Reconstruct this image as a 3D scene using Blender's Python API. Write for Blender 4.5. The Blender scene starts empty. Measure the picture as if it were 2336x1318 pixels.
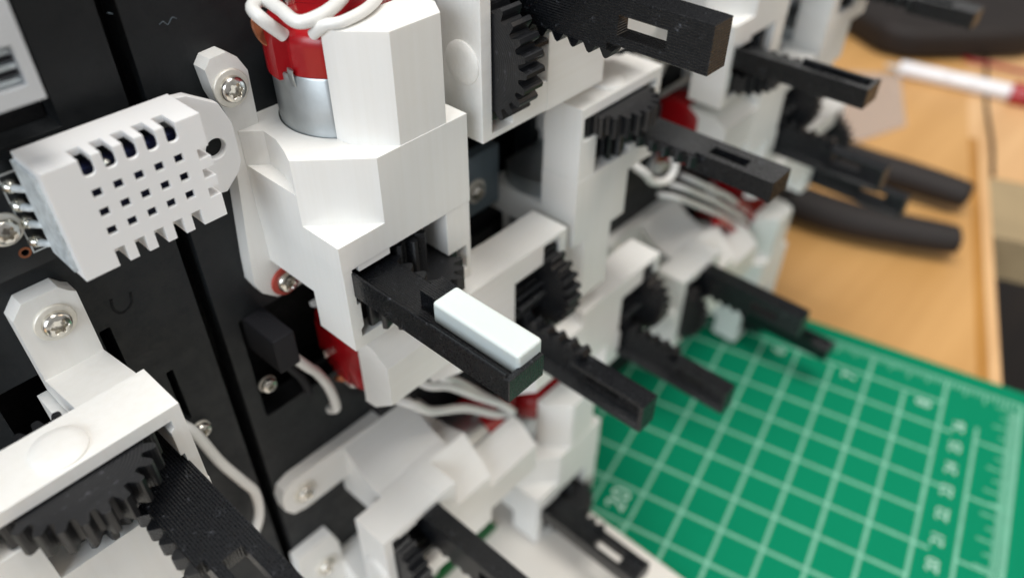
import bpy, bmesh, math, random
from mathutils import Vector, Matrix
random.seed(7)
K = 0.001                                   # everything below is written in millimetres
sc = bpy.context.scene
C = sc.collection

# ------------------------------------------------------------------ camera
cam_d = bpy.data.cameras.new('camera'); cam = bpy.data.objects.new('camera', cam_d); C.objects.link(cam)
RX = Vector((0.6699261633, -0.7424163917, 0.0041393276))
RY = Vector((-0.4783514133, -0.4358953115, -0.7623484786))
RZ = Vector((0.5677841677, 0.5087371382, -0.6471535082))
m3 = Matrix((RX, -RY, -RZ)).transposed()
cam.matrix_world = Matrix.Translation(Vector((-3.525, -103.265, 7.097)) * K) @ m3.to_4x4()
cam_d.sensor_width = 36; cam_d.lens = 36 * 1783.34 / 2336
cam_d.clip_start = 0.005; cam_d.clip_end = 20
cam_d.dof.use_dof = True; cam_d.dof.focus_distance = 0.114; cam_d.dof.aperture_fstop = 11.5
sc.camera = cam

# ------------------------------------------------------------------ light of the room
w = bpy.data.worlds.new('World'); sc.world = w; w.use_nodes = True
bg = w.node_tree.nodes['Background']; bg.inputs[0].default_value = (0.93, 0.93, 0.93, 1); bg.inputs[1].default_value = 0.28
def area(name, loc, target, sx, sy, power, col):
    l = bpy.data.lights.new(name, 'AREA'); l.shape = 'RECTANGLE'; l.size = sx; l.size_y = sy; l.energy = power; l.color = col
    o = bpy.data.objects.new(name, l); C.objects.link(o); o.location = loc
    d = Vector(target) - Vector(loc); o.rotation_euler = d.to_track_quat('-Z', 'Y').to_euler(); return o
area('ceiling_light', (0.10, -0.10, 1.35), (0.08, 0.0, -0.1), 0.55, 1.3, 20.5, (1.0, 0.97, 0.925))
area('window_light', (-1.1, -0.35, 0.45), (0.05, 0, -0.1), 0.9, 0.7, 10.5, (0.84, 0.92, 1.0))
area('warm_room_light', (1.2, -0.9, 0.8), (0.1, 0, -0.1), 0.6, 0.6, 2.6, (1.0, 0.80, 0.60))
sc.view_settings.view_transform = 'Standard'; sc.view_settings.look = 'None'; sc.view_settings.exposure = 0.26; sc.view_settings.gamma = 1.0
sc.cycles.max_bounces = 8

# ------------------------------------------------------------------ materials
def nt(name):
    m = bpy.data.materials.new(name); m.use_nodes = True
    return m, m.node_tree, m.node_tree.nodes['Principled BSDF']
def noise(t, scale, detail=3, rough=0.5, coord='Object', vec=None, stretch=None):
    n = t.nodes.new('ShaderNodeTexNoise'); n.inputs['Scale'].default_value = scale; n.inputs['Detail'].default_value = detail; n.inputs['Roughness'].default_value = rough
    tc = t.nodes.new('ShaderNodeTexCoord')
    src = tc.outputs[coord]
    if stretch:
        mp = t.nodes.new('ShaderNodeMapping'); mp.inputs['Scale'].default_value = stretch; t.links.new(src, mp.inputs[0]); src = mp.outputs[0]
    t.links.new(src, n.inputs['Vector']); return n
def ramp(t, src, stops):
    r = t.nodes.new('ShaderNodeValToRGB'); e = r.color_ramp.elements
    while len(e) < len(stops): e.new(0.5)
    for i, (p, c) in enumerate(stops):
        e[i].position = p; e[i].color = c if len(c) == 4 else (*c, 1)
    t.links.new(src, r.inputs[0]); return r
def bump(t, b, src, dist, strength=1.0, prev=None):
    n = t.nodes.new('ShaderNodeBump'); n.inputs['Distance'].default_value = dist; n.inputs['Strength'].default_value = strength
    t.links.new(src, n.inputs['Height'])
    if prev: t.links.new(prev.outputs[0], n.inputs['Normal'])
    t.links.new(n.outputs[0], b.inputs['Normal']); return n
def wave(t, scale, axis, distort=0.5, coord='Object'):
    n = t.nodes.new('ShaderNodeTexWave'); n.bands_direction = axis; n.inputs['Scale'].default_value = scale; n.inputs['Distortion'].default_value = distort
    n.inputs['Detail'].default_value = 1
    tc = t.nodes.new('ShaderNodeTexCoord'); t.links.new(tc.outputs[coord], n.inputs[0]); return n

def plastic_white(name, col, sss=0.12, rough=0.42, lines=0.000012, axis='Z', coarse=0.0):
    m, t, b = nt(name)
    n = noise(t, 60, 3)
    r = ramp(t, n.outputs[0], [(0.3, tuple(c * 0.965 for c in col)), (0.75, col)])
    ns = noise(t, 1.0, 3, 0.6, stretch=(900, 900, 25)); rs = ramp(t, ns.outputs[0], [(0.3, (.975, .97, .96)), (0.6, (1, 1, 1))])
    mx = t.nodes.new('ShaderNodeMix'); mx.data_type = 'RGBA'; mx.blend_type = 'MULTIPLY'; mx.inputs[0].default_value = 1.0 if lines else 0.0
    t.links.new(r.outputs[0], mx.inputs[6]); t.links.new(rs.outputs[0], mx.inputs[7])
    t.links.new(mx.outputs[2], b.inputs['Base Color'])
    b.inputs['Roughness'].default_value = rough
    b.inputs['Subsurface Weight'].default_value = sss; b.inputs['Subsurface Scale'].default_value = 0.0012
    b.inputs['Subsurface Radius'].default_value = (1.0, 0.85, 0.7)
    wv = wave(t, 1570, axis, 0.6)                # printed layers about 0.2 mm apart
    b1 = bump(t, b, wv.outputs['Fac'], lines)
    if coarse:
        wc = wave(t, 560, axis, 4.0); b1 = bump(t, b, wc.outputs['Fac'], 0.00002, coarse, b1)
    n2 = noise(t, 900, 4, 0.6); bump(t, b, n2.outputs[0], 0.00003, 0.5, b1)
    return m
M_white = plastic_white('white_printed_plastic', (0.83, 0.82, 0.79))
M_frame = plastic_white('white_frame_plastic', (0.83, 0.82, 0.79), lines=0.000016, axis='Y', coarse=0.8)
M_sensor = plastic_white('white_sensor_plastic', (0.83, 0.83, 0.83), lines=0.0, rough=0.36)
M_block = plastic_white('white_resin_block', (0.63, 0.685, 0.67), sss=0.3, lines=0.0, rough=0.3)

def plastic_black(name, axis, col=(0.004, 0.0046, 0.006), rough=0.36, lines=0.00004, specks=True, scale=900, spec=0.34):
    m, t, b = nt(name)
    wv = wave(t, scale, axis, 0.3)
    b.inputs['Roughness'].default_value = rough; b.inputs['Specular IOR Level'].default_value = spec
    b1 = bump(t, b, wv.outputs['Fac'], lines)
    n2 = noise(t, 1500, 4, 0.7); bump(t, b, n2.outputs[0], 0.00005, 0.6, b1)
    n3 = noise(t, 2600, 4, 0.75)
    if specks:
        n4 = noise(t, 500, 3)
        mm = t.nodes.new('ShaderNodeMath'); mm.operation = 'MULTIPLY'; t.links.new(n3.outputs[0], mm.inputs[0]); t.links.new(n4.outputs[0], mm.inputs[1])
        r = ramp(t, mm.outputs[0], [(0.0, col), (0.36, col), (0.47, (0.10, 0.105, 0.12))])
    else:
        n3 = noise(t, 260, 6, .8)
        r = ramp(t, n3.outputs[0], [(0.3, tuple(c * .85 for c in col)), (0.7, col)])
    t.links.new(r.outputs[0], b.inputs['Base Color'])
    rr = ramp(t, n3.outputs[0], [(0.3, (rough * .7,) * 3), (0.7, (rough * 1.5,) * 3)]); t.links.new(rr.outputs[0], b.inputs['Roughness'])
    return m
M_rack = plastic_black('black_rack_plastic', 'X', lines=0.00010, scale=760, rough=0.26, spec=0.5)
M_panel = plastic_black('black_panel', 'X', col=(0.0125, 0.0145, 0.0165), rough=0.5, lines=0.0, specks=False)
M_hole = plastic_black('black_inside', 'X', col=(0.008, 0.008, 0.009), rough=0.7, lines=0.0, specks=False)
def simple(name, col, rough=0.5, metal=0.0, nscale=300, var=0.1, bmp=0.00002):
    m, t, b = nt(name)
    n = noise(t, nscale, 4)
    r = ramp(t, n.outputs[0], [(0.3, tuple(c * (1 - var) for c in col)), (0.7, tuple(min(1, c * (1 + var)) for c in col))])
    t.links.new(r.outputs[0], b.inputs['Base Color']); b.inputs['Roughness'].default_value = rough; b.inputs['Metallic'].default_value = metal
    if bmp: bump(t, b, n.outputs[0], bmp)
    return m
M_steel = simple('screw_steel', (0.72, 0.69, 0.63), 0.22, 1.0, 900, 0.15, 0.00003)
M_washer = simple('screw_flange', (0.74, 0.71, 0.64), 0.45, 0.35, 900, 0.08)
M_can = simple('zinc_motor_can', (0.42, 0.45, 0.46), 0.4, 0.9, 250, 0.12, 0.00002)
M_red = simple('red_motor_cap', (0.34, 0.006, 0.010), 0.25, 0.0, 200, 0.15, 0.00003)
M_copper = simple('copper_terminal', (0.32, 0.12, 0.06), 0.4, 0.8, 600, 0.3)
M_wire = simple('white_wire_insulation', (0.74, 0.735, 0.71), 0.32, 0.0, 120, 0.03, 0)
M_washer_red = simple('red_fibre_washer', (0.45, 0.06, 0.04), 0.5)
M_pcb = simple('black_circuit_board', (0.010, 0.012, 0.014), 0.3, 0, 400, 0.2)
M_pcbblue = simple('blue_circuit_board', (0.008, 0.013, 0.05), 0.4)
M_silk = simple('silkscreen_white', (0.55, 0.58, 0.58), 0.6)
M_solder = simple('solder', (0.66, 0.66, 0.60), 0.22, 0.9, 900, 0.2, 0.00006)
M_epoxy = simple('grey_epoxy', (0.55, 0.60, 0.62), 0.35, 0, 900, 0.25, 0.0002)
M_shadebracket = simple('shaded_bracket_plastic', (0.13, 0.17, 0.20), 0.3)  # white bracket with the gap's shade put into its colour; lint borrows it
M_green = simple('green_circuit_board', (0.01, 0.11, 0.03), 0.4)
M_conn = simple('black_connector', (0.003, 0.003, 0.006), 0.8)
M_brown = simple('dark_handle_rubber', (0.010, 0.006, 0.005), 0.7, 0, 60, 0.2, 0.0001)
M_paper = simple('white_paper', (0.85, 0.86, 0.90), 0.6)
M_base = plastic_white('white_base_plastic', (0.72, 0.68, 0.62), lines=0.0)
M_acryl, _t, _b = nt('clear_acrylic'); _b.inputs['Base Color'].default_value = (0.72, 0.74, 0.76, 1); _b.inputs['Roughness'].default_value = 0.12
_b.inputs['Transmission Weight'].default_value = 0.25
_n = noise(_t, 150, 2); bump(_t, _b, _n.outputs[0], 0.0002)
M_film, _t, _b = nt('cloudy_plastic_film'); _b.inputs['Base Color'].default_value = (0.62, 0.52, 0.45, 1); _b.inputs['Roughness'].default_value = 0.35; _b.inputs['Alpha'].default_value = 0.45
# mat
M_mat, t, b = nt('green_cutting_mat')
n = noise(t, 6000, 2); r = ramp(t, n.outputs[0], [(0.3, (0.0, 0.175, 0.083)), (0.7, (0.0, 0.22, 0.108))]); t.links.new(r.outputs[0], b.inputs['Base Color']); b.inputs['Roughness'].default_value = 0.75; b.inputs['Specular IOR Level'].default_value = 0.1
n = noise(t, 2500, 2); bump(t, b, n.outputs[0], 0.00005)
M_matline = simple('mat_print', (0.17, 0.42, 0.30), 0.7)
M_matink = simple('mat_number_print', (0.42, 0.62, 0.52), 0.7)
# wood
def wood(name, c1, c2, sc_=(3, 40, 3), rot=0.3):
    m, t, b = nt(name)
    tc = t.nodes.new('ShaderNodeTexCoord'); mp = t.nodes.new('ShaderNodeMapping'); mp.inputs['Scale'].default_value = sc_; mp.inputs['Rotation'].default_value = (0, 0, rot)
    n = t.nodes.new('ShaderNodeTexNoise'); n.inputs['Scale'].default_value = 1.5; n.inputs['Detail'].default_value = 6
    t.links.new(tc.outputs['Object'], mp.inputs[0]); t.links.new(mp.outputs[0], n.inputs[0])
    r = ramp(t, n.outputs[0], [(0.3, c1), (0.7, c2)]); t.links.new(r.outputs[0], b.inputs['Base Color']); b.inputs['Roughness'].default_value = 0.42
    bump(t, b, n.outputs[0], 0.0003)
    return m
M_wood = wood('pine_desk_top', (0.50, 0.265, 0.085), (0.62, 0.35, 0.13))
M_woodedge = wood('orange_wood_strip', (0.38, 0.17, 0.03), (0.48, 0.23, 0.05))
M_woodlight = wood('light_wood_edge', (0.60, 0.35, 0.16), (0.72, 0.45, 0.22))
M_floor = wood('dark_brown_floor', (0.012, 0.006, 0.003), (0.03, 0.016, 0.008), (2, 20, 2))
M_tan = simple('tan_board', (0.36, 0.27, 0.15), 0.6, 0, 20, 0.15)

# ------------------------------------------------------------------ mesh helpers
def link(o, parent=None):
    C.objects.link(o)
    if parent is not None: o.parent = parent
    return o
def tag(o, label=None, cat=None, group=None, kind=None):
    if label: o['label'] = label
    if cat: o['category'] = cat
    if group: o['group'] = group
    if kind: o['kind'] = kind
    return o
def empty(name, loc=(0, 0, 0), rot=(0, 0, 0)):
    o = bpy.data.objects.new(name, None); o.location = Vector(loc) * K; o.rotation_euler = rot; o.empty_display_size = 0.005; return link(o)
def bm_prism(bm, poly, lo, hi, f):
    """poly: list of 2D points; f(u,v,t)->xyz in mm"""
    a = [bm.verts.new(Vector(f(u, v, lo)) * K) for u, v in poly]
    b_ = [bm.verts.new(Vector(f(u, v, hi)) * K) for u, v in poly]
    n = len(poly); fs = [bm.faces.new(a), bm.faces.new(b_[::-1])]
    for i in range(n): fs.append(bm.faces.new((a[i], b_[i], b_[(i + 1) % n], a[(i + 1) % n])))
    bmesh.ops.recalc_face_normals(bm, faces=fs)
    return fs
AD = lambda a, d, w_: (a, -d, -w_)          # polygon across/depth, extruded along the module
AW = lambda a, w_, d: (a, -d, -w_)
DW = lambda d, w_, a: (a, -d, -w_)
XZ = lambda x, z, y: (x, y, z)
XY = lambda x, y, z: (x, y, z)
YZ = lambda y, z, x: (x, y, z)
def rect(x0, y0, x1, y1): return [(x0, y0), (x1, y0), (x1, y1), (x0, y1)]
def circ(cx, cy, r, n=32, a0=0.0): return [(cx + r * math.cos(a0 + i * 2 * math.pi / n), cy + r * math.sin(a0 + i * 2 * math.pi / n)) for i in range(n)]
def rrect(x0, y0, x1, y1, r, n=4):
    out = []
    for cx, cy, s in ((x1 - r, y0 + r, -90), (x1 - r, y1 - r, 0), (x0 + r, y1 - r, 90), (x0 + r, y0 + r, 180)):
        for i in range(n + 1):
            a = math.radians(s + 90 * i / n); out.append((cx + r * math.cos(a), cy + r * math.sin(a)))
    return out
def bm_box(bm, x0, y0, z0, x1, y1, z1): return bm_prism(bm, rect(x0, y0, x1, y1), z0, z1, XY)
def mesh_of(bm, name, sharp=32):
    me = bpy.data.meshes.new(name); bm.to_mesh(me); bm.free()
    finish(me, sharp); return me
def finish(me, sharp=32):
    for p in me.polygons: p.use_smooth = True
    me.set_sharp_from_angle(angle=math.radians(sharp))
def solid(name, adds, subs=(), mat=None, parent=None, bevel=0.0, seg=2, sharp=32, ang=35):
    """adds/subs: lists of functions that fill a bmesh; union/difference with exact booleans, then bevel; returns one baked mesh object"""
    def tmp(fn):
        bm = bmesh.new(); fn(bm); bmesh.ops.scale(bm, vec=(1 / K,) * 3, verts=bm.verts[:])
        for f_ in bm.faces: f_.smooth = True
        me = bpy.data.meshes.new('tmp'); bm.to_mesh(me); bm.free(); o = bpy.data.objects.new('tmp', me); C.objects.link(o); return o
    base = tmp(adds[0]); trash = []
    for p_ in base.data.polygons: p_.use_smooth = True
    for op, lst in (('UNION', adds[1:]), ('DIFFERENCE', subs)):
        for fn in lst:
            o = tmp(fn); trash.append(o); md = base.modifiers.new('b', 'BOOLEAN'); md.operation = op; md.solver = 'EXACT'; md.object = o
    if bevel:
        md = base.modifiers.new('bev', 'BEVEL'); md.width = bevel; md.segments = seg; md.limit_method = 'ANGLE'; md.angle_limit = math.radians(ang); md.use_clamp_overlap = True
        md.miter_outer = 'MITER_ARC'; md.harden_normals = True
    dg = bpy.context.evaluated_depsgraph_get(); me = bpy.data.meshes.new_from_object(base.evaluated_get(dg))
    me.name = name; me.transform(Matrix.Scale(K, 4))
    if not me.polygons: print('EMPTY SOLID', name)
    for o in trash + [base]: bpy.data.objects.remove(o)
    me.materials.clear(); me.materials.append(mat)
    if not bevel: finish(me, sharp)
    return link(bpy.data.objects.new(name, me), parent)
def obj(name, bm, mat, parent=None, sharp=32, loc=None):
    me = mesh_of(bm, name, sharp); me.materials.append(mat); o = bpy.data.objects.new(name, me)
    if loc: o.location = Vector(loc) * K
    return link(o, parent)
def lathe(bm, prof, n, f):
    """prof: (r, t) pairs; f(x, y, t) -> xyz"""
    rings = []
    for r, t_ in prof:
        if r < 1e-6: rings.append([bm.verts.new(Vector(f(0, 0, t_)) * K)])
        else: rings.append([bm.verts.new(Vector(f(r * math.cos(2 * math.pi * i / n), r * math.sin(2 * math.pi * i / n), t_)) * K) for i in range(n)])
    fs = []
    for A, B in zip(rings, rings[1:]):
        for i in range(n):
            j = (i + 1) % n
            if len(A) == 1: fs.append(bm.faces.new((A[0], B[i], B[j])))
            elif len(B) == 1: fs.append(bm.faces.new((A[i], B[0], A[j])))
            else: fs.append(bm.faces.new((A[i], B[i], B[j], A[j])))
    bmesh.ops.recalc_face_normals(bm, faces=fs); return fs
def smooth_path(pts, n=8):
    pts = [Vector(p) for p in pts]; out = []
    P = [pts[0] * 2 - pts[1]] + pts + [pts[-1] * 2 - pts[-2]]
    for i in range(1, len(P) - 2):
        for k in range(n):
            t_ = k / n; a, b_, c_, d_ = P[i - 1], P[i], P[i + 1], P[i + 2]
            out.append(0.5 * ((2 * b_) + (c_ - a) * t_ + (2 * a - 5 * b_ + 4 * c_ - d_) * t_ * t_ + (3 * b_ - 3 * c_ + d_ - a) * t_ ** 3))
    out.append(pts[-1]); return out
def tube(bm, pts, r, n=12, smooth=8, r_end=None, flat=1.0):
    P = smooth_path(pts, smooth) if smooth else [Vector(p) for p in pts]
    up = Vector((0, 0, 1)); rings = []; N = None
    for i, p in enumerate(P):
        tng = (P[min(i + 1, len(P) - 1)] - P[max(i - 1, 0)]).normalized()
        if N is None:
            N = tng.cross(up if abs(tng.z) < .9 else Vector((1, 0, 0))).normalized()
        else: N = (N - tng * N.dot(tng)).normalized()
        B = tng.cross(N); rr = r if r_end is None else r + (r_end - r) * i / (len(P) - 1)
        if callable(r): rr = r(i / (len(P) - 1))
        rings.append([bm.verts.new((p + (N * math.cos(2 * math.pi * k / n) + B * math.sin(2 * math.pi * k / n) * flat) * rr) * K) for k in range(n)])
    fs = [bm.faces.new(rings[0][::-1]), bm.faces.new(rings[-1])]
    for A, B_ in zip(rings, rings[1:]):
        for k in range(n): fs.append(bm.faces.new((A[k], A[(k + 1) % n], B_[(k + 1) % n], B_[k])))
    bmesh.ops.recalc_face_normals(bm, faces=fs)
def gear_poly(N, rr, rt, cx, cy, ph=0.0, tipw=0.17, rootw=0.36):
    out = []; st = 2 * math.pi / N
    for i in range(N):
        c_ = ph + i * st
        for off, r in ((-rootw, rr), (-rootw * .78, rr + (rt - rr) * .35), (-tipw * 1.25, rr + (rt - rr) * .8), (-tipw * .7, rt), (tipw * .7, rt), (tipw * 1.25, rr + (rt - rr) * .8), (rootw * .78, rr + (rt - rr) * .35), (rootw, rr)):
            a = c_ + off * st; out.append((cx + r * math.cos(a), cy + r * math.sin(a)))
    return out
def screw(parent_name, loc, rot, parent=None, R=2.85, rh=2.0, label=None, group=None, washer=None, direction=None):
    """torx pan head screw; local +t is out of the surface"""
    root = None
    f = lambda x, y, t_: (x, -t_, y)                       # out of the panel = -Y
    bm = bmesh.new(); lathe(bm, [(0, 0), (R, 0), (R, .32), (R - .12, .45), (rh + .12, .5), (rh, .5), (0, .5)], 40, f)
    fl = mesh_of(bm, 'flange', 30); fl.materials.append(washer or M_washer)
    bm = bmesh.new()
    star = []
    for i in range(36):
        a = 2 * math.pi * i / 36; star.append(rh * (.50 + .10 * math.cos(6 * a)))
    n = 36
    def ring(rad, t_): return [bm.verts.new(Vector(f((rad[i] if isinstance(rad, list) else rad) * math.cos(2 * math.pi * i / n), (rad[i] if isinstance(rad, list) else rad) * math.sin(2 * math.pi * i / n), t_)) * K) for i in range(n)]
    rs = [ring(rh, .45), ring(rh, .9), ring(rh * .93, 1.25), ring(rh * .78, 1.5), ring([s * 1.04 for s in star], 1.58), ring([s * .95 for s in star], 1.45), ring([s * .86 for s in star], .75)]
    for A, B in zip(rs, rs[1:]):
        for i in range(n): bm.faces.new((A[i], A[(i + 1) % n], B[(i + 1) % n], B[i]))
    bm.faces.new(rs[-1]); bmesh.ops.recalc_face_normals(bm, faces=bm.faces[:])
    hd = mesh_of(bm, 'head', 40); hd.materials.append(M_steel)
    o = bpy.data.objects.new('screw', fl); o.location = Vector(loc) * K; o.rotation_euler = rot; link(o, parent)
    h = bpy.data.objects.new('screw_head', hd); link(h, o)
    return o

# ------------------------------------------------------------------ the actuator module (frame of the photograph's front one)
#  a: across, d: depth out of the panel, w: away from the motor end.  local xyz = (a, -d, -w)
W = 27.1; B = 49.2; F = 24.3; MC = (16.0, 8.5); MR = 10.35; GC = (14.1, 20.8)
tower = [(25.6, 2.6), (25.6, 10.5), (25.2, 20.6), (22.8, 24.2), (13.5, 24.2), (8.9, 18.8), (8.5, 15.9), (16, 8.5)]
def flatcirc(r, n, dmax, dmin): return [(x, max(dmin, min(dmax, y))) for x, y in circ(MC[0], MC[1], r, n, .01)]
REAR = lambda w0, w1: (lambda bm: bm_prism(bm, rect(11.2, -2, 40, 15.1), w0, w1, AD))
up1 = [(0, 0), (0, 3.2), (2.6, 5.8), (2.3, 9.4), (1.3, 12.6), (0.0, 15.8), (8.9, F), (W, F), (W, 0)]
up2 = [(0, 0), (0, 15.8), (8.9, F), (W, F), (W, 0)]
def housing(parent):
    adds = [lambda bm: bm_prism(bm, rect(0, 0, W, F), 28.3, 33.1, AD),
            lambda bm: bm_prism(bm, up2, 22.8, 28.35, AD),
            lambda bm: bm_prism(bm, up1, 17.0, 22.85, AD),
            lambda bm: bm_prism(bm, tower, 0.0, 18.0, AD)]
    subs = [lambda bm: bm_prism(bm, [(x, min(y, 15.99)) for x, y in circ(MC[0], MC[1], MR, 64, .01)], -2, 30.2, AD), REAR(24, 40)]
    return solid('housing', adds, subs, M_white, parent, bevel=0.7, seg=4)
def gear_frame(parent):
    Wf = W - .12
    adds = [lambda bm: bm_prism(bm, rect(.1, 0, Wf, F - .08), 33.12, 41.6, AD),
            lambda bm: bm_prism(bm, rect(3.1, 14.5, 9.3, F - .25), 33.0, 34.3, AD),
            lambda bm: bm_prism(bm, [(.1, 15.0), (Wf, 15.0), (Wf, F - .08), (.1, F - .08)], 41.55, B, AD),
            lambda bm: lathe(bm, [(0, B - 1), (3.55, B - 1), (3.55, B + .3), (3.2, B + .55), (2.2, B + .7), (0, B + .75)], 40, lambda x, y, t_: (GC[0] + x, -(GC[1] - .6) - y, -t_))]
    subs = [REAR(30, 41.7), lambda bm: bm_prism(bm, [(1.8, 33.3), (3.1, 33.3), (3.1, 34.3), (9.3, 34.3), (9.3, 32.5), (21.6, 32.5), (21.6, 41.9), (26.0, 41.9), (26.0, 47.0), (1.8, 47.0), (1.8, 45.5), (2.4, 45.0), (2.4, 40.2), (1.8, 40.2)], 13.6, 30, AW),
            lambda bm: bm_prism(bm, rect(2.4, 41.9, 26.0, 47.0), 3, 14, AW),
            lambda bm: bm_prism(bm, [(1.8, 33.3), (9.4, 33.3), (9.4, 40.2), (1.8, 40.2)], -1, 14, AW)]
    return solid('gear_frame', adds, subs, M_frame, parent, bevel=0.33, seg=3)
def motor(parent):
    f = lambda x, y, t_: (MC[0] + x, -max(1.0, min(15.75, MC[1] + y)), -t_)
    bm = bmesh.new(); lathe(bm, [(0, 27.5), (10.1, 27.5), (10.1, 8.1), (9.95, 7.85), (9.6, 7.85), (9.6, 9), (0, 9)], 72, f)
    m = obj('motor', bm, M_can, parent, 35)
    # cap with a raised rib and a notch
    prof = []
    bm = bmesh.new()
    n = 72; rings = []
    for r0, t_ in ((9.85, 9.0), (9.85, 3.6), (9.7, 2.4), (9.2, 1.6), (8.4, 1.2), (0.01, 1.0)):
        ring = []
        for i in range(n):
            a = 2 * math.pi * i / n; deg = math.degrees(a) % 360; r = r0
            if 176 < deg < 206 and r0 > 8: r = r0 + .75 if t_ > 2 else r0 + .3
            if 168 < deg <= 176 and r0 > 8: r = r0 - .9
            ring.append(bm.verts.new(Vector(f(r * math.cos(a), r * math.sin(a), t_)) * K))
        rings.append(ring)
    for A, B_ in zip(rings, rings[1:]):
        for i in range(n): bm.faces.new((A[i], A[(i + 1) % n], B_[(i + 1) % n], B_[i]))
    bm.faces.new(rings[-1]); bmesh.ops.recalc_face_normals(bm, faces=bm.faces[:])
    obj('end_cap', bm, M_red, m, 40)
    bm = bmesh.new(); lathe(bm, [(0, 0), (1.0, 0), (1.15, .3), (1.0, .8), (0, .8)], 14, lambda x, y, t_: (MC[0] - 10.1 - x * .9 - .3, -(MC[1] - 2.5 + y * 1.0) + t_, -(2.6 + y * 1.6)))
    obj('terminal', bm, M_copper, m)
    bm = bmesh.new()
    tube(bm, [f(-9.75, 2.2, 9.4), f(-9.95, 2.2, 8.3), f(-10.15, 2.4, 7.2), f(-10.1, 2.5, 6.7)], .6, 10, 4, flat=.45)
    obj('crimp_tab', bm, M_can, m)
    bm = bmesh.new(); lathe(bm, [(0, .1), (.8, .1), (.9, .5), (.9, 1.1), (0, 1.1)], 16, lambda x, y, t_: (MC[0] - 3.6 + x, -MC[1] + 5.1 - y, -t_))
    obj('pin', bm, M_steel, m)
    return m
def gear(parent):
    # wheel in its own object space so that the printed rings run round its axle
    me = bmesh.new(); bm_prism(me, gear_poly(24, 8.75, 10.35, 0, 0), 42.3, 46.6, AD)
    for r in (8.2, 7.4):
        pass
    g = obj('gear', me, M_gearwheel, parent, 28, loc=(GC[0], -GC[1], 0))
    bm = bmesh.new(); bm_prism(bm, gear_poly(9, 2.5, 4.3, 0, 0, .2, .16, .40), 34.2, 42.32, AD); lathe(bm, [(0, 34.3), (1.6, 34.3), (1.6, 33.4), (0, 33.4)], 16, lambda x, y, t_: (x, y, -t_))
    obj('pinion', bm, M_pinion, g, 28)
    return g
# gear face: fine concentric rings
M_gearwheel, t, b = nt('black_gear_wheel')
tc = t.nodes.new('ShaderNodeTexCoord'); wv = t.nodes.new('ShaderNodeTexWave'); wv.wave_type = 'RINGS'; wv.rings_direction = 'Z'; wv.inputs['Scale'].default_value = 700; t.links.new(tc.outputs['Object'], wv.inputs[0])
b1 = bump(t, b, wv.outputs['Fac'], 0.00003, .8); n = noise(t, 1500, 4, .7); bump(t, b, n.outputs[0], 0.00004, .6, b1)
n = noise(t, 1100, 5, .75); r = ramp(t, n.outputs[0], [(0.0, (0.0055, 0.006, 0.0075)), (0.60, (0.006, 0.0065, 0.008)), (0.72, (0.06, 0.06, 0.07))]); t.links.new(r.outputs[0], b.inputs['Base Color']); b.inputs['Roughness'].default_value = 0.42; b.inputs['Specular IOR Level'].default_value = 0.55
M_pinion = plastic_black('black_pinion', 'Z', rough=0.30, spec=0.45, lines=0.00010, scale=900, specks=False)

RA0, RA1, RW0, RW1, RD = 1.6, 8.7, 33.8, 38.5, 56.4
def rack(parent, block=False, dend=RD):
    adds = [lambda bm: bm_prism(bm, [(RA0, RW0), (RA0 + .45, RW0), (RA0 + 1.35, 35.2), (RA0 + 1.8, 35.9), (RA1, 35.9), (RA1, RW1), (RA0, RW1)], 6, dend - .8, AW),
            lambda bm: bm_prism(bm, rect(RA1 - .5, 35.9, 9.8, RW1), 6, 39.5, AW),
            lambda bm: bm_prism(bm, rect(RA0, (34.4 if block else RW0 + .08), RA1, RW1), dend - 1.0, dend, AW),
            lambda bm: bm_prism(bm, rect(5.0, 32.6, 9.5, 37.0), 35.8, 39.25, AW)]
    sh = dend - RD
    subs = [] if block else [lambda bm: bm_prism(bm, rect(4.2, 35, 7.2, 41), 41.2 + sh, 49.4 + sh, AW)]
    if not block:
        adds = adds[:3] + [lambda bm: bm_prism(bm, rect(RA1 - 1.0, 34.2, RA1, 38), 38.5 + sh, dend - .6, AW)]
    rk = solid('rack', adds, subs, M_rack, parent, bevel=0.14, seg=1)
    bm = bmesh.new()
    for i in range(11):
        d0 = 8.4 + i * 3.1
        if d0 + 1.2 > 41: break
        bm_prism(bm, [(9.85 + p_, d0 + q_) for p_, q_ in ((0, -1.15), (.7, -.72), (1.2, -.4), (1.4, 0), (1.2, .4), (.7, .72), (0, 1.15))], 35.9, RW1 - .1, AD)
    obj('rack_teeth', bm, M_pinion, rk, 30)
    if block:
        o = solid('pusher_block', [lambda bm: bm_prism(bm, rect(4.2, 32.2, 9.2, 36.2), 39.2, 55.7, AW)], (), M_block, rk, bevel=0.6, seg=4)
        tag(o, 'smooth pale white block glued on the end of the black slider')
    return rk
def side_feet(parent):
    up = [(-2.6, 6.5), (-1.5, 5.2), (1.1, 5.0), (2.6, 6.2), (3.8, 8.6), (3.6, 18), (0, 18), (-1.1, 16.6), (-1.0, 14.3), (-2.2, 10.4)]
    lo = [(-1.1, 16.4), (3.5, 16.4), (5, 30), (8, 41), (8.5, 46.5), (6.2, 49.5), (1.6, 49.9), (-.2, 49.6), (-2.8, 47.2), (-3.8, 44.6), (-3.5, 40), (-2.1, 26)]
    o = solid('mounting_foot', [lambda bm: bm_prism(bm, lo, 0.05, 3.0, AW), lambda bm: bm_prism(bm, up, 0.05, 3.02, AW)], (), M_white, parent, bevel=.3, seg=2)
    screw('', (0.5, -3.0, -10.2), (0, 0, 0), o)
    screw('', (1.9, -3.0, -47.0), (0, .4, 0), o, washer=M_washer_red)
    return o
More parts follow.
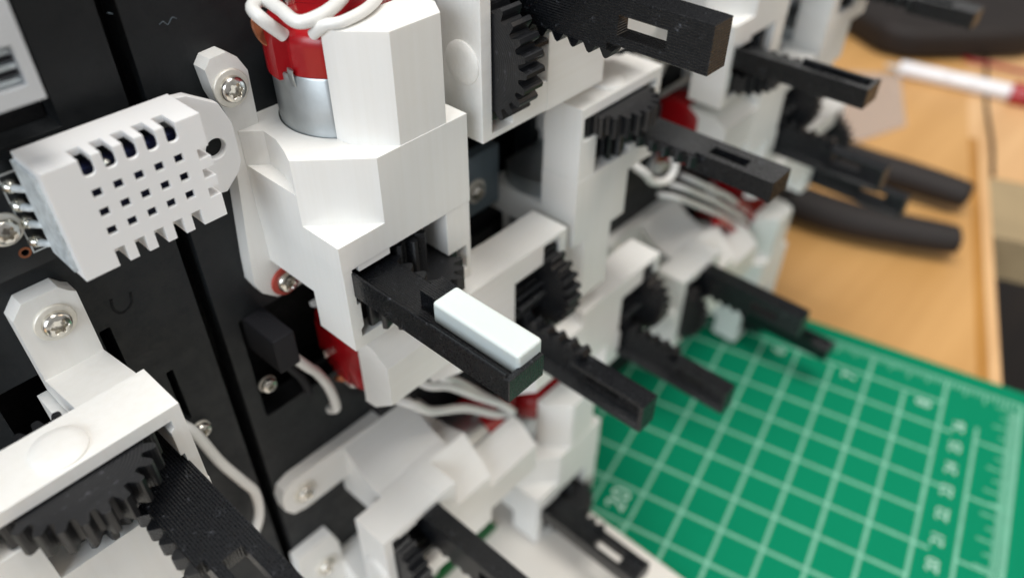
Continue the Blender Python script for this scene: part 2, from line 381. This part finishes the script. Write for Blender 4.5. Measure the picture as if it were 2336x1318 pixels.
def strap_foot(parent):
    foot = [(1.1, 45.6), (1.1, 57.1), (1.9, 57.7), (3.0, 59.0), (7.9, 59.0), (9.7, 57.0), (9.7, 45.6)]
    o = solid('mounting_foot', [lambda bm: bm_prism(bm, foot, .05, 3.0, AW),
              lambda bm: bm_prism(bm, [(.05, 41.9), (.05, 45.7), (3.0, 45.7), (15.6, 49.15), (15.6, 45.3), (5, 41.9)], 1.1, 9.7, DW)], (), M_white, parent, bevel=.35, seg=3)
    screw('', (5.2, -3.0, -54.1), (0, .2, 0), o)
    return o
def arm_foot(parent):
    foot = [(-7.4, 44), (-7.6, 54.5), (-6.6, 57.2), (-4.2, 58.2), (-.5, 58.1), (2.2, 56.5), (3.2, 53.5), (3.2, 41.7), (3.2, 22), (-6.5, 22)]
    o = solid('mounting_foot', [lambda bm: bm_prism(bm, foot, .05, 3.0, AW),
              lambda bm: bm_prism(bm, [(.05, -7.3), (2.9, -6.6), (8, -2.2), (13.2, 0.02), (15.2, 0.3), (15.2, 3.0), (0.05, 3.0)], 22, 41.65, lambda d, a, w_: (a, -d, -w_))], (), M_white, parent, bevel=.5, seg=3)
    screw('', (-2.3, -3.0, -52.9), (0, .7, 0), o)
    return o
def make_module(foot, block=False, dend=RD):
    r = empty('motor_module')
    housing(r); gear_frame(r); motor(r); gear(r); rack(r, block, dend); foot(r)
    return r
def copy_tree(o, parent=None):
    c_ = o.copy(); C.objects.link(c_)
    if parent is not None: c_.parent = parent; c_.matrix_parent_inverse = o.matrix_parent_inverse.copy()
    for ch in o.children: copy_tree(ch, c_)
    return c_
ROT = {'d': 0.0, 'l': math.pi / 2, 'r': -math.pi / 2, 'u': math.pi}
def place(m, kind, x, z, label):
    m.location = Vector((x, 0, z)) * K; m.rotation_euler = (0, ROT[kind], 0)
    tag(m, label, 'motor module', 'motor modules of the digit display'); return m
DX = 114.2
base_side = make_module(side_feet, False)
base_strap = make_module(strap_foot, False)
base_arm = make_module(arm_foot, False)
base_block = make_module(side_feet, True)
place(base_block, 'd', 46.7, -33.8, 'white motor module in sharp focus with a pale block on its black slider')
place(base_strap, 'u', 18.6, -120.9, 'white motor module at the lower left corner with a toothed wheel under its top bar')
place(base_arm, 'l', 94.4, -138.0, 'white motor module with a rounded foot screwed to the panel below the hanging wires')
place(base_side, 'l', 126.6, -30.8, 'white motor module at the top whose wheel faces left beside a slotted black slider')
mods = [
 (base_strap, 'u', 131.1, -111.2, 'white motor module whose horizontal toothed wheel sits above a slotted slider, right of the gap'),
 (base_side, 'r', 52.4, -114.4, 'white motor module right below the one with the pale block, slider pointing at the mat'),
 (base_side, 'r', 93.4, -144.4, 'white motor module in the middle whose slider end hangs over the mat grid corner'),
 (base_side, 'd', 96.0, -149.5, 'white motor module at the bottom standing over the cream base beside the mat'),
 (base_side, 'd', 160.9, -34.4, 'blurred white motor module upper right with a solid black slider above red motor caps'),
 (base_side, 'l', 126.6 + DX, -30.8, 'far blurred motor module cut by the top edge of the photo'),
 (base_strap, 'u', 131.1 + DX, -111.2, 'far blurred motor module with a dark wheel seen against the wooden desk'),
 (base_side, 'r', 52.4 + DX, -114.4, 'far blurred motor module whose slider lies above the black handles'),
 (base_side, 'r', 93.4 + DX, -144.4, 'farthest low motor module hidden behind the cream housings'),
 (base_arm, 'l', 94.4 + DX, -138.0, 'blurred motor module whose slider ends over the far edge of the green mat'),
 (base_side, 'd', 96.0 + DX, -149.5, 'blurred motor module forming the right edge of the white row against the desk'),
]
for src, k, x, z, lab in mods:
    place(copy_tree(src), k, x, z, lab)

# ------------------------------------------------------------------ panel behind the modules
def panel_sub(x0, z0, x1, z1, r=.6): return lambda bm: bm_prism(bm, rrect(x0, z0, x1, z1, r), -6, 8, XZ)
pl = solid('panel_left', [lambda bm: bm_prism(bm, [(-60, -215), (33.8, -215), (33.8, 20), (24.8, 20), (24.8, -42.3), (-60, -42.3)], 0.0, 5.0, XZ)],
           [panel_sub(18.5, -84.8, 20.2, -74.4, .3), panel_sub(25.2, -100.8, 26.4, -88.4, .3), panel_sub(2.5, -92, 9.5, -76.0, .4), panel_sub(-8, -98, -1, -80, .4)], M_panel, None, bevel=.3)
tag(pl, kind='structure'); pl.name = 'black_panel'
pr = solid('panel_right', [lambda bm: bm_prism(bm, rect(36.3, -215, 300, 20), 0.0, 5.0, XZ)],
           [panel_sub(39.6, -112, 60, -86.6), panel_sub(39.6 + DX, -112, 60 + DX, -86.6), panel_sub(88, -100, 118, -62), panel_sub(88 + DX, -100, 118 + DX, -62)], M_panel, None, bevel=.3)
tag(pr, kind='structure'); pr.name = 'black_panel'
bm = bmesh.new(); bm_box(bm, -60, 12, -215, 300, 14, 20); o = obj('back_board', bm, M_hole); tag(o, kind='structure')
bm = bmesh.new(); bm_box(bm, -60, 4.0, -42.2, 24.6, 6.0, 20); o = obj('recessed_panel', bm, M_hole); tag(o, kind='structure')
# raised letter on the left panel
bm = bmesh.new(); tube(bm, [(21.9, 0.12, -70.0), (21.7, 0.12, -71.6), (22.2, .12, -72.9), (23.3, .12, -73.1), (24.4, .12, -72.2), (24.8, .12, -70.4)], .28, 8, 6)
o = obj('moulded_letter', bm, M_hole, pl)

# loose panel screws
for i, (x, z, lab) in enumerate(((41.4, -103.7, 'small round screw in the panel under the black wire connector'), (27.1, -104.2, 'small round screw in the panel beside the lower left wire'))):
    s = screw('', (x, -.05, z), (0, i * .5, 0), None, R=1.75, rh=1.6); s.name = 'panel_screw'; tag(s, lab, 'screw', 'screws in the black panel')

# ------------------------------------------------------------------ wires and connectors
def cable(name, pts, r, mat, lab, cat='wire', group='white motor wires'):
    bm = bmesh.new(); tube(bm, pts, r, 14, 10); return tag(obj(name, bm, mat), lab, cat, group)
def connector(dx, lab):
    e = empty('wire_connector', (42.5 + dx, -2, -90)); tag(e, lab, 'connector', 'black wire connectors')
    o = solid('shell', [lambda bm: bm_prism(bm, rect(-2.1, -4.2, 2.3, 3.6), -7.2, 8, XZ)], (), M_conn, e, bevel=.4)
    return e
connector(0, 'black wire connector pushed into the panel recess near the bare screw')
connector(DX, 'black wire connector in the dark gap above the far wire loop')
cable('motor_wire', [(43.4, -4.5, -89.5), (44.2, -6.6, -93.4), (46.6, -7.0, -98.2), (48.9, -6.4, -102.4), (50.9, -6.0, -108.6), (51.7, -5.6, -115.0), (51.4, -3.6, -117.0)], 1.0, M_wire, 'short thick white wire curling down beside the red motor cap')
cable('motor_wire', [(42.4, -5, -92.0), (44.3, -4.6, -98), (46.8, -3.6, -104), (48.4, -2.4, -110)], .8, M_conn, 'dark wire lying under the short thick white wire', 'wire', 'dark motor wires')
cable('motor_wire', [(23.6, -2.0, -98.2), (24.8, -4.2, -100.4), (26.9, -4.4, -110.1), (29.4, -4.4, -118.3), (31.0, -4.2, -124.0), (30.6, -4, -130.6), (28.6, -3.6, -135.5), (26, -2.5, -139)], 1.0, M_wire, 'white wire bulging across the panel beside the lower left slider')
cable('motor_wire', [(53.6, -9.4, -36.4), (50.9, -9.2, -33.4), (50.9, -7.3, -32.3), (53.1, -6.5, -32.0), (53.3, -9.9, -32.4), (52.9, -14.6, -32.9), (56.2, -15.5, -32.6), (60.9, -13.8, -32.2), (65, -11, -31.5), (72, -7, -30)], .95, M_wire, 'white wire looped over the red motor cap at the top')
cable('motor_wire', [(54.6, -15.0, -35.0), (55.2, -17.2, -33.3), (57.2, -18.6, -33.0), (62.4, -17.6, -32.8), (68, -14, -32.6), (75, -8, -31)], .8, M_wire, 'white wire resting along the top of the sharp motor housing')
cable('motor_wire', [(61, -4, -108), (66, -11, -112.5), (69.4, -14, -116.6), (74.7, -15, -120.5), (82.7, -15, -130.3), (91, -15.5, -140), (95, -15.5, -146)], 1.0, M_wire, 'upper cream wire hanging under the slider with the pale block')
cable('motor_wire', [(57, -4, -111), (61.5, -11, -116), (64.5, -14.5, -118.3), (69.5, -14.5, -124.6), (79.7, -14.5, -132.4), (89.5, -14.5, -143), (95.5, -14.5, -147.6)], 1.0, M_wire, 'lower cream wire hanging under the slider with the pale block')
cable('motor_wire', [(66, -6, -110), (72.5, -14, -116.3), (77.5, -14, -121.6), (85.6, -14, -133), (93, -14.5, -143)], .9, M_wire, 'thin cream wire nearest the underside of the middle module')
cable('motor_wire', [(139.5, -9, -91.5), (140.8, -14, -94.4), (143.5, -16, -97.3), (148, -16, -101.8), (155.0, -16, -104.6), (159.0, -15.5, -102.4), (158, -13, -97.5), (151, -8, -92)], 1.1, M_wire, 'white wire ring hanging under the slotted slider on the right')
for pts_, lab_ in (([(158, -12.5, -112), (165.1, -16, -115.6), (191.6, -16, -134.5), (214, -16, -152)], 'lowest of the blurred cream wires fanned out above the white row'),
                   ([(163, -12.5, -111), (169.4, -16, -114.8), (193.4, -16, -132.1), (215, -16, -149.6)], 'middle one of the blurred cream wires fanned out above the white row'),
                   ([(169, -12.5, -111), (175.4, -16, -115.5), (195.3, -16, -129.7), (213, -16, -144.5)], 'topmost of the blurred cream wires fanned out above the white row')):
    cable('motor_wire', pts_, .85, M_wire, lab_, 'wire', 'fanned far wires')
for pts_, lab_ in (([(189, -16.5, -135.6), (196, -16.5, -140), (204, -16.5, -147)], 'orange red sleeve end on the lowest fanned wire'), ([(203, -16, -135.5), (211, -16, -142), (221, -16, -152)], 'dark red sleeve on the topmost fanned wire')):
    cable('wire_sleeve', pts_, 1.25, M_red, lab_, 'sleeve', 'red wire sleeves')
br = empty('mounting_bracket', (41.4, 0, -166)); tag(br, 'small white mounting bracket screwed to the panel at the bottom edge', 'bracket')
solid('bracket_foot', [lambda bm: bm_prism(bm, [(-6.0, 10.2), (3.6, 10.1), (5.0, 4.8), (5.0, -15), (-8, -15), (-6.6, 2)], -3.0, -.05, XZ), lambda bm: bm_prism(bm, [(-3, -2.8), (-.1, -2.8), (-.1, -12), (-14, -17), (-16.5, -16), (-16.5, -12)], 4.9, 14, lambda y, z, x: (x, y, z + 0))], (), M_white, br, bevel=.35)
screw('', (.3, -3.0, 0.3), (0, .3, 0), br)
br = empty('mounting_bracket', (100, 0, -82)); tag(br, 'white bracket with shade painted into its grey colour and a screw in the dark gap right of the sharp module', 'bracket')
solid('bracket_foot', [lambda bm: bm_prism(bm, [(-9, 5), (4.0, 5), (4.0, -9.5), (-9, -9.5)], -3.0, -.05, XZ)], (), M_shadebracket, br, bevel=.35)
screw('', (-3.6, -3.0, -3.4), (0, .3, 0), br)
e = empty('cable_plug', (70, -6, -122)); tag(e, 'dark blue plug end above the grey foot plate', 'connector')
o = solid('shell', [lambda bm: bm_box(bm, -9, -1, -3.5, 1, 3.5, 3)], (), M_conn, e, bevel=.3)

# ------------------------------------------------------------------ humidity sensor on its board
se = empty('humidity_sensor', (0, 0, 0)); tag(se, 'white vented humidity sensor box screwed beside the sharp motor module', 'sensor')
X0, X1, Z0, Z1, Y0, Y1 = 17.2, 37.6, -41.1, -56.9, -4.0, -12.0
xs = [22.4 + i * 2.73 for i in range(5)]
subs = [lambda bm: bm_prism(bm, rect(X0 + 1, Z1 + 3.4, X1 - 2.3, Z0 - 1), -11.45, -3, XZ)]
def slots(bm):
    for x in xs:
        bm_prism(bm, rrect(x - .78, -43.6, x + .78, -39, .6), -13, -8.8, XZ)
def slots2(bm):
    for x in xs:
        bm_prism(bm, rect(x - .72, -60, x + .72, -54.3), -13, -8.7, XZ)
    for z in (-46.6, -49.6, -52.6):
        bm_prism(bm, rect(35.9, z - .75, 40, z + .75), -13, -9.2, XZ)
def holes(bm):
    for i, x in enumerate(xs):
        for z in (-46.0, -48.8, -51.6): bm_prism(bm, rect(x - .62, z - .6, x + .62, z + .6), -13, -10.5, XZ)
body = solid('sensor_case', [lambda bm: bm_prism(bm, rect(X0, Z1, X1, Z0), Y1, Y0, XZ)], subs + [slots, slots2, holes], M_sensor, se, bevel=0.30, seg=3, ang=40)
bm = bmesh.new()
bm_box(bm, X0 + 1.4, -9.6, Z1 + 3.6, X1 - 2.6, -7.5, Z0 - 2.6)
obj('inner_board', bm, M_pcbblue, se)
bm = bmesh.new(); lathe(bm, [(0, 0), (.5, 0), (.5, .6), (.2, .9), (0, .9)], 12, lambda x, y, t_: (25.2 + x, -9.6 - t_, -43.8 + y)); obj('inner_component', bm, M_solder, se)
ear = solid('sensor_ear', [lambda bm: bm_prism(bm, [(36.9, -41.2), (39.4, -41.5), (43.6, -44.2), (45.0, -47.8), (45.0, -54.0), (44.3, -55.6), (41.6, -58.0), (36.9, -57.2)], -5.4, -4.0, XZ)],
            [lambda bm: bm_prism(bm, circ(41.6, -50.7, 1.55, 24), -7, -2, XZ)], M_sensor, se, bevel=.2)
bm = bmesh.new()
import random as _r
vs = bm_box(bm, X0 - .45, -10.4, Z1 + .9, X0 + 1.1, -4.0, Z0 - 1.0)
o = obj('epoxy_fill', bm, M_epoxy, se)
for i, z in enumerate((-46.4, -49.2, -51.8, -54.8)):
    bm = bmesh.new(); lathe(bm, [(1.0, 0), (.98, .25), (.8, .8), (.45, 1.15), (0, 1.25)], 20, lambda x, y, t_, z=z: (15.95 + x, -1.6 - t_, z + y)); obj('solder_joint', bm, M_solder, se)
    bm = bmesh.new(); tube(bm, [(16.0, -2.4, z), (16.6, -3.4, z), (17.6, -4.6, z)], .5, 10, 4); obj('sensor_pin', bm, M_epoxy, se)
bo = empty('sensor_circuit_board', (0, 0, 0)); tag(bo, 'black circuit board with silver solder dots under the vented sensor', 'circuit board')
o = solid('board', [lambda bm: bm_prism(bm, rect(4, -58.6, 30, -43.0), -1.6, -.05, XZ)], [lambda bm: bm_prism(bm, circ(14.2, -55.9, .45, 16), -3, 1, XZ)], M_pcb, bo)
def silk(x0, z0, x1, z1):
    bm = bmesh.new(); bm_box(bm, x0, -1.63, z0, x1, -1.604, z1); obj('printed_line', bm, M_silk, bo)
silk(15.05, -56.5, 15.25, -44.6); silk(15.3, -56.5, 18.2, -56.3); silk(9, -44.7, 15.0, -44.5); silk(15.3, -44.9, 19, -44.6)
bm = bmesh.new(); lathe(bm, [(.48, 0), (.48, .03), (.8, .03), (.8, 0)], 24, lambda x, y, t_: (14.2 + x, -1.6 - t_, -55.9 + y)); obj('copper_ring', bm, M_copper, bo)
s = screw('', (13.2, -1.6, -51.6), (0, .3, 0), bo, R=2.3, rh=1.7)

# ------------------------------------------------------------------ display at the upper left corner
di = empty('display_module', (0, 0, 0)); tag(di, 'pale clear plastic display corner at the upper left', 'display')
solid('display_cover', [lambda bm: bm_prism(bm, rect(-12, -32.9, 21.2, 6), -12, -7.5, XZ)], [lambda bm: bm_prism(bm, rect(-10, -24.6, 18.8, 4), -13, -9, XZ), lambda bm: bm_prism(bm, rect(-10, -31.0, 19.9, -26.5), -13, -10.5, XZ)], M_acryl, di, bevel=.3)
bm = bmesh.new(); bm_box(bm, -9.8, -9.8, -24.4, 18.6, -9.2, 3.8); obj('screen_glass', bm, M_hole, di)
for i in range(5):
    bm = bmesh.new(); bm_box(bm, -9.8, -11.4, -27.4 - i * .8, 19.7, -10.4, -27.05 - i * .8); obj('connector_strip', bm, M_conn if i % 2 else M_epoxy, di)
bm = bmesh.new(); bm_box(bm, -12, -3.0, -36.5, 22, -1.6, 6); obj('display_board', bm, M_pcbblue, di)

# ------------------------------------------------------------------ base, mat, desk
ZT = -203.0
o = solid('stand_base', [lambda bm: bm_prism(bm, rrect(-140, -190, 116.0, 30, 4), -201.6, -199.2, XY)], (), M_base, None, bevel=.4); tag(o, 'cream white base plate under the lowest module beside the mat', 'base')  # stretched out of view to the left and front for beige reflections
e = empty('control_board', (74, -14, -199)); tag(e, 'small green circuit board with a white plug under the lowest housings', 'circuit board')
bm = bmesh.new(); bm_box(bm, -24, 2, 0.05, 18, 18, 1.7); obj('board', bm, M_green, e)
bm = bmesh.new(); bm_box(bm, -10, 4, 1.72, -4, 10, 7); obj('plug_socket', bm, M_base, e)
th = -1.3661
ux, uy = 0.20322565, -0.97913193; vx, vy = math.sin(math.atan2(uy, ux)), -math.cos(math.atan2(uy, ux))
S = 12.7; OX, OY = 158.2, -31.6
def MP(u, v, z=0): return (OX + S * (u * ux + v * vx), OY + S * (u * uy + v * vy), z)
mz = -199.9 - 1.5
mt = empty('cutting_mat', (0, 0, 0)); tag(mt, 'green self healing cutting mat printed with a pale grid', 'cutting mat')
solid('mat_sheet', [lambda bm: bm_prism(bm, rrect(-13, -6.55, 9.0, 26, .3), mz - 1.4, mz, MP)], (), M_mat, mt, bevel=.3)
def strip(u0, v0, u1, v1, wd, name='grid_line', mat=None, bm=None, lift=.02):
    own = bm is None
    if own: bm = bmesh.new()
    L = math.hypot(u1 - u0, v1 - v0); nx, ny = -(v1 - v0) / L * wd / 2 / S, (u1 - u0) / L * wd / 2 / S
    bm_prism(bm, [(u0 + nx, v0 + ny), (u1 + nx, v1 + ny), (u1 - nx, v1 - ny), (u0 - nx, v0 - ny)], mz + lift * .5, mz + lift, MP)
    if own: return obj(name, bm, mat or M_matline, mt)
for i in range(-10, 7):
    top = -6 if i % 2 == 0 else -5
    strip(i, top + .1, i, 12.5, 1.05)
for j in range(-5, 13):
    strip(-11, j, 6 if j % 2 else 6.35, j, 1.05, lift=.03)
strip(-11, -5.98, 7.9, -5.98, .7, lift=.035); strip(7.92, -6, 7.92, 12.5, .9, lift=.035); strip(6.92, -4.5, 6.92, 12.5, 1.0, lift=.035)
for j in range(-4, 12, 2): strip(6.95, j, 7.7, j, .9, lift=.03)
strip(0.0, 3.0, -4, 9, .6, lift=.04); strip(-1, 2, -6, 6, .5, lift=.045)
bm = bmesh.new()
for k in range(-88, 64):
    L = .42 if k % 8 == 0 else (.34 if k % 4 == 0 else .2)
    strip(k / 8, -5.95, k / 8, -5.95 + L, .6, bm=bm, lift=.05)
for k in range(0, 220):
    L = .62 if k % 10 == 0 else (.45 if k % 5 == 0 else .28)
    v = -5.6 + k * (1 / S) * 1.0
    strip(7.9, v, 7.9 - L, v, .6, bm=bm, lift=.05)
obj('ruler_ticks', bm, M_matline, mt)
def number(txt, u, v, size, rot=0.0):
    cu = bpy.data.curves.new('number', 'FONT'); cu.body = txt; cu.size = size * K; cu.extrude = 0.00002; cu.offset = 0.00004 ; cu.align_x = 'CENTER'; cu.align_y = 'CENTER'
    o = bpy.data.objects.new('tmp', cu); C.objects.link(o)
    dg = bpy.context.evaluated_depsgraph_get(); me = bpy.data.meshes.new_from_object(o.evaluated_get(dg)); bpy.data.objects.remove(o)
    me.materials.clear(); me.materials.append(M_matink)
    q_ = bpy.data.objects.new('printed_number', me); link(q_, mt); p = MP(u, v, mz + .06); q_.location = Vector(p) * K
    q_.rotation_euler = (0, 0, math.atan2(-vy, -vx) + rot - math.pi / 2 ); return q_
for k, (u, tx) in enumerate(((-2.5, '4'), (-.5, '5'), (1.5, '6'), (3.55, '7'), (5.55, '8'))): number(tx, u, -4.62 - .1, 7.0, math.pi/2)
for k in range(12): number(str(26 - k), 6.5, -4.3 + k * (10 / S), 5.0, math.pi/2)
number('20', -.45, 2.45, 8.5, math.pi/2)

def ground_poly(name, pts, z0, z1, mat, kind='structure'):
    bm = bmesh.new(); bm_prism(bm, pts, z0, z1, XY); return tag(obj(name, bm, mat), kind=kind)
E0, E1 = Vector((264.8, -104.8)), Vector((433.6 + 30, -39.4 + 6))
ed = (Vector((347.4, -76.7)) - Vector((264.8, -104.8))).normalized(); en = Vector((-ed.y, ed.x))
def EL(s, t_): p = Vector((264.8, -104.8)) + ed * s + en * t_; return (p.x, p.y)
ground_poly('desk_top', [EL(-900, 8.5), EL(700, 8.5), EL(700, 900), EL(-900, 900)], ZT - 20, ZT, M_wood)
ground_poly('desk_strip', [EL(-900, 4.2), EL(190, 4.2), EL(190, 8.5), EL(-900, 8.5)], ZT - 20.2, ZT - .3, M_woodedge)
ground_poly('desk_edge', [EL(-900, 0), EL(190, 0), EL(190, 4.2), EL(-900, 4.2)], ZT - 20.4, ZT + .15, M_woodlight)
ground_poly('side_desk', [EL(96, -400), EL(150, -400), EL(150, -.3), EL(96, -.3)], ZT - 22, ZT - .6, M_tan)
ground_poly('side_desk', [EL(150.2, -400), EL(700, -400), EL(700, 8.3), EL(190.2, 8.3), EL(190.2, -.3), EL(150.2, -.3)], ZT - 22, ZT - .4, M_woodlight)
ground_poly('floor', [(-3000, -3000), (3000, -3000), (3000, 3000), (-3000, 3000)], ZT - 720, ZT - 700, M_floor)

# things on the desk
pn = empty('pen', (0, 0, 0)); tag(pn, 'white pen with a red end lying on the wooden desk', 'pen')
a_, b_ = Vector((491.7, 22.8)), Vector((502.6, -37.5)); zz = ZT + 4.2
bm = bmesh.new(); tube(bm, [(a_.x, a_.y, zz), ((a_.x + b_.x) / 2, (a_.y + b_.y) / 2, zz), (b_.x, b_.y, zz)], 4.6, 20, 2); obj('pen_barrel', bm, M_paper, pn)
dr = (b_ - a_).normalized()
bm = bmesh.new(); tube(bm, [(b_.x + dr.x * .2, b_.y + dr.y * .2, zz), (b_.x + dr.x * 10, b_.y + dr.y * 10, zz), (b_.x + dr.x * 26, b_.y + dr.y * 26, zz)], 6.5, 20, 2); obj('pen_cap', bm, M_red, pn)
bm = bmesh.new(); tube(bm, [(a_.x - dr.x * .2, a_.y - dr.y * .2, zz), (a_.x - dr.x * 8, a_.y - dr.y * 8, zz)], 1.6, 12, 2, r_end=.8); obj('pen_tip', bm, M_epoxy, pn)
pr_ = empty('pliers', (0, 0, 0)); tag(pr_, 'pair of long dark rubber pliers handles on the desk', 'pliers')
def handle(pts, name='handle'):
    bm = bmesh.new(); tube(bm, [p + (ZT + 9,) for p in pts], lambda t_: 9.4 * (1 - .35 * t_ * t_) * (1 - max(0, t_ - .9) ** 2 * 45) * (1 - max(0, .05 - t_) * 8), 18, 10, flat=.85); obj(name, bm, M_brown, pr_)
handle([(372, 60), (361.3, 16.6), (359.9, -7), (363.3, -31.6), (365.1, -53.4), (365.3, -58)])
handle([(318, 60), (307.5, 15), (307, -5), (310.5, -26), (318, -46), (325, -62), (327, -66)])
bm = bmesh.new(); tube(bm, [(372, 58, ZT + 9), (362, 92, ZT + 9), (350, 130, ZT + 9)], 8, 14, 6, r_end=4); obj('jaw', bm, M_steel, pr_)
o = solid('black_case', [lambda bm: bm_prism(bm, [(560, 120), (528, 72), (511, 45), (513, 26), (544, -6), (566, -26), (640, -60), (760, 140)], ZT + .1, ZT + 20, XY)], (), M_brown, None, bevel=7, seg=5)
tag(o, 'dark rounded case across the top right of the desk', 'case')
bm = bmesh.new(); tube(bm, [(590, 3, ZT + 1.0), (560, -8, ZT + 1.0), (490.3, -29.3, ZT + 1.0), (440, -48, ZT + 1.0), (407.5, -58.1, ZT + 1.0)], .9, 10, 8); tag(obj('thin_cord', bm, M_brown), 'thin brown cord running down the desk from the dark case', 'cord')
bm = bmesh.new(); tube(bm, [(575, 18, ZT + 1.4), (563, 11, ZT + 1.4), (541, -.3, ZT + 1.4), (544, -18, ZT + 1.4), (546, -34, ZT + 1.4), (552, -50, ZT + 1.4)], 1.1, 10, 8); tag(obj('thin_cord', bm, M_red), 'thin red cord curling behind the white pen', 'cord')
o = solid('plastic_film', [lambda bm: bm_prism(bm, [(455, 70), (493, 22), (430, -6), (395, 6), (400, 60)], ZT + .2, ZT + .8, XY)], (), M_film, None); tag(o, 'cloudy plastic bag lying on the desk behind the far modules', 'plastic bag')

for pts_, lab_ in (([(40.9, -.25, -33.6), (41.3, -.7, -33.2), (42.0, -.3, -33.9), (42.6, -.8, -33.0), (43.4, -.3, -33.5)], 'tiny pale lint curl on the black panel above the sensor'),
                   ([(34.9, -.1, -30.4), (35.4, -.3, -30.6)], 'tiny fleck of dust at the panel gap near the top')):
    bm = bmesh.new(); tube(bm, pts_, .055, 6, 6); tag(obj('lint', bm, M_shadebracket), lab_, 'lint', 'lint on the panel')
